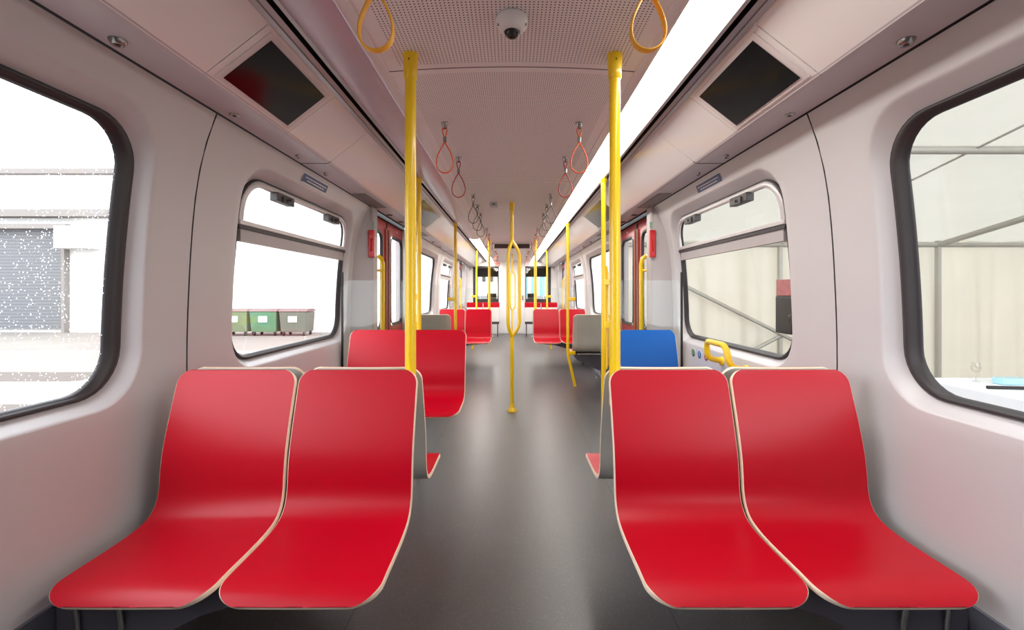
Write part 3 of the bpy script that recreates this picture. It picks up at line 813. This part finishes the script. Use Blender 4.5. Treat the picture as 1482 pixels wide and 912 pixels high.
for y, m, nm_ in ((3.50, 'label_green', 'green'), (3.385, 'label_mid', 'blue'), (3.27, 'label_orange', 'orange')):
    z = .785; x = wx(z) - .0015
    root = empty('round_sticker', (x, y, z), 'small round %s pictogram sticker on the right wall' % nm_, 'sticker')
    mb = MB(); mb.lathe((x, y, z), [(0, -.0012), (.033, -.0012), (.033, .001)], n=24, axis='x'); mb.build('sticker_rim', 'white', root)
    mb = MB(); mb.lathe((x - .001, y, z), [(0, -.001), (.0295, -.001), (.0295, .001)], n=24, axis='x'); mb.build('sticker_face', m, root)
    mb = MB(); mb.box(x - .003, x - .002, y - .004, y + .004, z - .012, z + .006); mb.lathe((x - .002, y, z + .012), [(0, -.001), (.004, -.001), (.004, 0)], n=10, axis='x'); mb.box(x - .003, x - .002, y - .011, y + .004, z - .014, z - .010)
    mb.build('pictogram', 'white', root)

# ------------------------------------------------------------------ signs, alarm boxes, caps, grilles
for s, side in ((-1, 'left'), (1, 'right')):
    root = empty('window_sign', (s * 1.27, 2.99, 1.94), 'small blue instruction label above the second window on the %s wall' % side, 'sign')
    def lab(name, m, y0, y1, z0, z1, off):
        mb = MB(); mb.grid([[(s * (wx(z) - off), y, z) for z in (z0, (z0 + z1) / 2, z1)] for y in (y0, y1)], smooth=False)
        mb.grid([[(s * (wx(z) - off + .0012), y, z) for z in (z0, (z0 + z1) / 2, z1)] for y in (y0, y1)], smooth=False)
        return mb.build(name, m, root)
    lab('sign_rim', 'white', 2.805, 3.175, 1.913, 1.969, .0020)
    lab('sign_face', 'label_blue', 2.81, 3.17, 1.917, 1.965, .0035)
    mb = MB(); random.seed(4)
    for zl, a, b in ((1.944, 2.84, 3.15), (1.928, 2.87, 3.12)):
        y = a
        while y < b:
            l = random.uniform(.012, .04); mb.grid([[(s * (wx(z) - .0048), yy, z) for z in (zl, zl + .006)] for yy in (y, min(b, y + l))], smooth=False); y += l + .006
    mb.build('sign_text', 'white', root)
    # emergency handle box
    root = empty('alarm_box', (s * 1.22, 4.05, 1.55), 'red emergency handle box on the %s door pillar' % side, 'alarm box')
    mb = MB(); mb.box(s * 1.205, s * 1.255, 4.04, 4.085, 1.545, 1.785); mb.build('box_body', 'alarm', root, bevel=.006)
    mb = MB(); mb.tube([(s * 1.23, 4.04, 1.60), (s * 1.23, 4.022, 1.61), (s * 1.23, 4.022, 1.70), (s * 1.23, 4.04, 1.71)], .006, n=8); mb.build('pull_handle', 'alarm', root)
    mb = MB(); mb.box(s * 1.21, s * 1.25, 4.069, 4.076, 1.80, 1.86); tag(mb.build('instruction_sticker', mat('sticker_pale_green_' + side, (170, 196, 176), .4)), 'pale green sticker above the red emergency box, %s side' % side, 'sticker')
    if s < 0:
        pass
    for i, (y, r) in enumerate(((1.38, .024), (1.96, .022), (2.54, .014), (2.92, .013), (6.9, .02), (7.6, .02))):
        root = empty('ceiling_spot', (s * 1.175, y, 1.992), 'small round chrome cap under the %s cove, %s' % (side, ('nearest the camera', 'second from the camera', 'third from the camera, tiny', 'fourth from the camera, tiny', 'fifth, past the door', 'sixth, far past the door')[i]), 'ceiling spot', None)
        c = (s * 1.175, y, 1.9925)
        dpt = .016 if i != 1 else .006
        mb = MB(); mb.lathe(c, [(r, 0), (r, -.003), (r * .85, -dpt * .6), (r * .7, -dpt), (r * .45, -dpt), (0, -dpt * .7)], n=24); mb.build('cap', 'steel', root)
        mb = MB(); mb.lathe(c, [(r * .3, -dpt * .7), (r * .3, -dpt - .002), (0, -dpt - .003)], n=12); mb.build('cap_center', 'latch', root)
    for y0, y1, lab_ in ((3.52, 4.12, 'before the first door'), (5.7, 6.2, 'past the first door')):
        mb = MB(); mb.box(s * 1.115, s * 1.215, y0, y1, 1.988, 1.9915); tag(mb.build('speaker_grille', 'grille_perf', loc=(s * 1.16, y0, 1.99)), 'perforated grille under the %s cove, %s' % (side, lab_), 'grille')
    for i, y in enumerate((4.5, 4.95, 5.4)):
        mb = MB(); mb.lathe((s * 1.19, y, 1.9915), [(.030, .001), (.030, -.004), (.024, -.004), (.02, 0), (0, .0)], n=20); tag(mb.build('door_spot', ['latch']), '%s dark recessed spot over the %s door' % (('near', 'middle', 'far')[i], side), 'ceiling spot')

# CCTV dome
r = empty('security_camera', (0, 1.575, 2.17), 'white round security camera dome on the ceiling', 'camera')
c = (0, 1.575, 2.176)
mb = MB(); mb.lathe(c, [(.050, 0), (.0535, -.004), (.0545, -.012), (.0545, -.022), (.052, -.030), (.044, -.042), (.034, -.050), (.028, -.052)], n=40); mb.build('camera_housing', 'white', r)
mb = MB(); mb.lathe(c, [(.027, -.051), (.026, -.056), (.022, -.063), (.016, -.069), (.008, -.073), (0, -.074)], n=28); mb.build('camera_dome', mat('smoked_dome', (30, 28, 30), .08), r)
mb = MB(); mb.lathe((0, 1.556, 2.112), [(0, -.010), (.010, -.010), (.011, .0)], n=16, axis='y'); mb.build('camera_lens', 'black', r)
for x in (-.047, .047):
    mb = MB(); mb.lathe((c[0] + x, c[1] - .018, c[2] - .036), [(0, -.003), (.0035, -.003), (.0035, .004)], n=8); mb.build('housing_screw', 'steel', r)
r = empty('ceiling_sensor', (-.19, 4.86, 2.17), 'small square white sensor on the ceiling ahead of the central pole', 'sensor')
mb = MB(); mb.box(-.230, -.152, 4.82, 4.90, 2.130, 2.1765); mb.build('sensor_body', 'line_white', r, bevel=.006)
mb = MB(); mb.box(-.208, -.174, 4.817, 4.821, 2.146, 2.164); mb.build('sensor_eye', 'grille', r)

# ------------------------------------------------------------------ strap handles
def strap(x, y, m, label, group, flat=False):
    z0 = cz(x); root = empty('strap_handle', (x, y, z0), label, 'strap handle', group)
    mb = MB(); mb.lathe((x, y, z0), [(.020, .001), (.020, -.008), (.017, -.014), (.013, -.018), (.013, -.030), (.0, -.032)], n=20)
    mb.tube([(x - .013, y, z0 - .030), (x + .013, y, z0 - .030)], .006, n=8); mb.build('ceiling_mount', 'steel', root)
    # small upper loop
    rr = .0042; up = []
    zt_, zb_ = z0 - .030, z0 - .085
    pts = [(0, zb_), (.007, zb_ + .018), (.013, zb_ + .038), (.012, zt_ - .004), (.006, zt_ + .004), (-.006, zt_ + .004), (-.012, zt_ - .004), (-.013, zb_ + .038), (-.007, zb_ + .018)]
    mb = MB(); mb.tube([(x + a, y, b) for a, b in pts], .0035, n=8, closed=True, r2=.008, up=(0, 1, 0)); mb.build('upper_loop', m, root)
    mb = MB(); mb.box(x - .009, x + .009, y - .008, y + .008, zb_ - .022, zb_ + .008); mb.build('strap_clip', 'steel', root, bevel=.003)
    zc = zb_ - .022; zb = z0 - .275
    H = zc - zb; pts = []
    n = 36
    for i in range(n):
        a = 2 * PI * i / n
        # teardrop: z from zc (a=0) to zb (a=pi)
        zz = zc - H * (1 - math.cos(a)) / 2
        xx = .0505 * math.sin(a) * (math.sin(a / 2) ** 1.15 if a <= PI else math.sin((2 * PI - a) / 2) ** 1.15) * 1.22
        pts.append((x + xx, y, zz))
    mb = MB(); mb.tube(pts, .0036 if flat else .0036, n=8, closed=True, r2=.014 if flat else .0075, up=(0, 1, 0)); mb.build('hand_loop', m, root)
SY = [(1.25, 'strap_yellow', 'yellow', 'nearest the camera'), (2.53, 'strap_orange', 'orange', 'second from the camera'), (3.18, 'strap_red', 'dark red', 'third from the camera'),
      (4.38, 'strap_grey', 'dark grey', 'fourth from the camera'), (4.90, 'strap_grey', 'dark grey', 'fifth from the camera'), (5.42, 'strap_grey', 'dark grey', 'sixth from the camera'),
      (6.7, 'strap_red', 'dark red', 'seventh from the camera'), (7.35, 'strap_orange', 'orange', 'eighth from the camera'), (8.65, 'strap_grey', 'dark grey', 'ninth from the camera'),
      (10.4, 'strap_orange', 'orange', 'tenth from the camera'), (10.95, 'strap_orange', 'orange', 'eleventh from the camera'), (11.9, 'strap_red', 'dark red', 'farthest from the camera')]
for s, side in ((-1, 'left'), (1, 'right')):
    for y, m, cn, w in SY:
        strap(s * .367, y, m, '%s hanging strap loop on the %s ceiling, %s' % (cn, side, w), 'hanging straps along the %s ceiling' % side, flat=(y < 2))

# ------------------------------------------------------------------ outside, left: yard and white building
mb = MB(); mb.box(-60, 60, -20, 70, -.86, -.80)
struct(mb.build('ground', 'asphalt'), 'pale paved yard outside the train', 'ground')
for i, (a, b, c, d, m, lb) in enumerate(((-40, -8, 15.6, 16.0, 'line_white', 'white painted line across the yard, far one'), (-40, -8, 13.0, 13.25, 'line_white', 'white painted line across the yard, near one'), (-18, -10, 10.6, 11.8, 'asphalt_dark', 'brown patch of asphalt in the yard'), (-14, -7, 7.2, 8.4, 'asphalt_dark', 'darker near patch of asphalt in the yard'))):
    mb = MB(); mb.box(a, b, c, d, -.80, -.795); struct(mb.build('ground_marking', m), lb, 'ground marking')
r = empty('white_building', (-20, 24, -.8), 'overexposed white building across the yard on the left', 'building')
mb = MB(); mb.box(-42, -3.5, 23.5, 33, -.8, 7.2); mb.build('wall', 'render_white', r)
mb = MB(); mb.box(-42, -3.3, 23.2, 33, 7.2, 7.45); mb.box(-42, -19, 22.9, 23.5, 5.0, 5.35); mb.build('roof_edge', 'coping', r)
mb = MB(); mb.box(-32, -22.6, 23.3, 23.5, -.6, 4.4); mb.build('roller_shutter', 'shutter', r)
mb = MB(); mb.box(-32.2, -22.1, 22.9, 23.5, 4.4, 4.62); mb.build('shutter_box', 'coping', r)
mb = MB(); mb.box(-22.6, -22.45, 23.2, 23.5, -.8, 4.4); mb.build('door_jamb', 'coping', r)
mb = MB(); mb.box(-22.4, -20.9, 22.6, 23.5, 3.4, 4.5); mb.build('wall_box', 'line_white', r, bevel=.03)
mb = MB(); mb.add([(-42, 26, 7.4), (-19, 26, 7.4), (-19, 30, 9.4), (-42, 30, 12.0), (-42, 33, 7.4), (-19, 33, 7.4)], [(0, 1, 2, 3), (3, 2, 5, 4), (1, 5, 2), (0, 3, 4)]); mb.build('roof', 'render_white', r)
def dumpster(cx, y, m, label):
    r = empty('dumpster', (cx, y, -.8), label, 'dumpster', 'row of dumpsters outside the left window'); w = .63
    mb = MB(); z0, z1 = -.62, .32
    P = [(-w + .05, -.42, z0), (w - .05, -.42, z0), (w - .05, .42, z0), (-w + .05, .42, z0), (-w, -.5, z1), (w, -.5, z1), (w, .5, z1), (-w, .5, z1)]
    mb.add([(cx + a, y + b, c) for a, b, c in P], [(0, 3, 2, 1), (4, 5, 6, 7), (0, 1, 5, 4), (1, 2, 6, 5), (2, 3, 7, 6), (3, 0, 4, 7)])
    mb.build('container', m, r, bevel=.03)
    mb = MB(); mb.lathe((cx, y, z1 + .02), [(0, 0)], n=4)
    mb = MB(); rows = []
    for i in range(9):
        a = PI * i / 8; rows.append([(cx + xx, y - .52 * math.cos(a), z1 + .02 + .13 * math.sin(a)) for xx in (-w - .03, w + .03)])
    mb.grid(rows); mb.add([r_[0] for r_ in rows], [tuple(range(9))]); mb.add([r_[1] for r_ in rows], [tuple(range(9))[::-1]]); mb.build('lid', 'bin_lid', r)
    for a in (-w + .15, w - .15):
        for b in (-.33, .33):
            mb = MB(); mb.lathe((cx + a, y + b, -.71), [(0, -.03), (.09, -.03), (.09, .03), (0, .03)], n=16, axis='x'); mb.box(cx + a - .045, cx + a + .045, y + b - .05, y + b + .05, -.68, -.60); mb.build('caster', 'black', r)
    mb = MB(); mb.box(cx - .2, cx + .2, y - .505, y - .47, -.15, .12); mb.build('sticker', 'white', r)
dumpster(-12.95, 22, 'bin_a', 'yellowish green dumpster, left of the row outside')
dumpster(-11.58, 22, 'bin_b', 'bright green dumpster, middle of the row outside')
dumpster(-10.2, 22, 'bin_c', 'greyish green dumpster, right of the row outside')
# end view buildings
r = empty('far_building', (-6, 42, -.8), 'pale house seen through the left cab window', 'building')
mb = MB(); mb.box(-9, -.6, 42, 50, -.8, 5); mb.build('wall', 'cream', r)
for i in range(4):
    mb = MB(); mb.box(-3.4 + .7 * i, -3.1 + .7 * i, 41.95, 42.02, 2.2, 3.0); mb.build('window', 'latch', r)
r = empty('far_building', (5, 42, -.8), 'blue glazed facade seen through the right cab window', 'building')
mb = MB(); mb.box(.6, 9, 42, 50, -.8, 7); mb.build('wall', 'render_white', r)
for i in range(4):
    mb = MB(); mb.box(1.0 + .75 * i, 1.45 + .75 * i, 41.9, 42.02, 0.5, 6.4); mb.build('glass_strip', 'bluish', r)

# ------------------------------------------------------------------ outside, right: marquee tent
def roof_z(y): return 2.2 + (8.8 - y) * .18
mb = MB(); rows = []
for i in range(61):
    y = -7 + 15.8 * i / 60
    rows.append([(x, y, roof_z(y) - .03 * abs(math.sin((y + 7) / 15.8 * 6 * PI)) + .015 * math.sin(x * 5 + y)) for x in [1.9 + 12.1 * k / 40 for k in range(41)]])
mb.grid(rows)
root = empty('marquee_tent', (8, 8.8, -.8), 'cream marquee tent standing right of the train', 'tent')
mb.build('roof_fabric', 'tent', root)
mb = MB(); rows = []
for k in range(301):
    x = 1.9 + 12.1 * k / 300; off = .06 * math.sin(x * 7) + .03 * math.sin(x * 17 + 1)
    rows.append([(x, 8.8 + off * q, z) for q, z in ((.1, 2.24), (.5, 1.6), (1, .5), (1.2, -.8))])
mb.grid(rows); mb.build('curtain_wall', 'curtain', root)
mb = MB(); rows = []
for k in range(201):
    y = -7 + 15.8 * k / 200; off = .06 * math.sin(y * 7)
    rows.append([(14 + off * q, y, z) for q, z in ((.1, roof_z(y)), (.5, 1.6), (1.2, -.8))])
mb.grid(rows); mb.build('side_wall', 'curtain', root)
for x in (5.0, 7.95, 11.0):
    mb = MB(); mb.box(x - .03, x + .03, 8.60, 8.68, -.8, 2.2); mb.build('upright', 'tent_pole', root)
    mb = MB(); mb.tube([(x, 8.65, 2.12), (x - .05, -6, roof_z(-6) - .1)], .05 if x > 6 else .012, n=8); mb.build('rafter', 'tent_pole', root)
for y in (8.62, 5.0, 1.6):
    mb = MB(); mb.tube([(1.95, y, roof_z(y) - .11), (13.9, y, roof_z(y) - .11)], .045, n=8); mb.build('purlin', 'tent_pole', root)
for a, b in (((3.0, 8.55, 1.45), (5.6, 8.55, .15)), ((3.6, 8.6, -.3), (5.6, 8.6, .75))):
    mb = MB(); mb.tube([a, b], .035, n=8); mb.build('brace', 'tent_pole', root)
# speaker on a stand
x, y = 3.0, 4.9
r = empty('speaker_stand', (x, y, -.8), 'thin black speaker stand in the tent', 'speaker stand')
mb = MB(); mb.tube([(x, y, -.75), (x, y, .8)], .018, n=10); mb.build('pole', 'black', r)
for k in range(3):
    a = 2 * PI * k / 3; mb = MB(); mb.tube([(x, y, -.2), (x + .4 * math.cos(a), y + .4 * math.sin(a), -.79)], .012, n=8); mb.build('leg', 'black', r)
r = empty('loudspeaker', (x, y, .8), 'black loudspeaker on a stand inside the tent', 'loudspeaker')
mb = MB(); mb.box(x - .13, x + .16, y - .15, y + .15, .80, 1.20); mb.build('cabinet', 'black', r, bevel=.015)
mb = MB()
for z in (.86, .95, 1.04, 1.13): mb.lathe((x - .07, y - .152, z), [(0, -.006), (.013, -.006), (.013, .004)], n=10, axis='y')
mb.build('socket', 'steel', r)
mb = MB(); mb.tube([(x - .10, y - .155, 1.04), (x - .17, y - .17, 1.0), (x - .17, y - .17, .93), (x - .10, y - .155, .90)], .006, n=6); mb.build('cable', 'black', r)
mb = MB(); mb.box(x - .13, x + .16, y - .13, y + .13, 1.201, 1.375); tag(mb.build('printed_box', 'poster', bevel=.004), 'small printed red box on top of the black loudspeaker', 'box')
# high table
r = empty('bar_table', (5.6, 4.4, -.8), 'white cloth covered high table in the tent', 'table')
mb = MB(); mb.box(4.45, 6.8, 3.7, 5.1, .26, .30); mb.build('table_top', 'cloth', r, bevel=.01)
mb = MB(); rows = []
per = []
for (ax, ay), (bx_, by) in zip(((4.45, 3.7), (6.8, 3.7), (6.8, 5.1), (4.45, 5.1)), ((6.8, 3.7), (6.8, 5.1), (4.45, 5.1), (4.45, 3.7))):
    for k in range(20): t = k / 20; per.append((ax + (bx_ - ax) * t, ay + (by - ay) * t))
per.append(per[0])
for q, z in ((0, .295), (.2, .1), (.7, -.3), (1, -.75)):
    rows.append([(a + (.03 * q) * math.sin(i * 1.7), b + .03 * q * math.cos(i * 1.9), z) for i, (a, b) in enumerate(per)])
mb.grid(rows); mb.build('tablecloth_skirt', 'cloth', r)
gxp, gyp = 4.87, 4.86
r = empty('wine_glass', (gxp, gyp, .30), 'empty wine glass on the white table in the tent', 'glass')
mb = MB(); mb.lathe((gxp, gyp, .301), [(.035, 0), (.033, .004), (.006, .01), (.004, .02), (.004, .085), (.012, .095), (.032, .115), (.041, .14), (.038, .17), (.032, .20)], n=24); mb.build('glass_body', 'wine', r)
mb = MB(); mb.tube([(4.62, 4.50, .316), (5.1, 4.44, .316)], .016, n=12); r = mb.build('black_cylinder', 'black'); tag(r, 'long black cylindrical tube lying on the white table', 'tube')
mb = MB(); mb.tube([(5.02, 4.45, .333), (5.06, 4.445, .333)], .004, n=8); mb.build('button', 'steel', r)
mb = MB(); mb.box(4.95, 5.22, 4.66, 4.78, .301, .37); tag(mb.build('plastic_tray', 'ice', bevel=.012), 'pale blue plastic tray on the white table', 'tray')
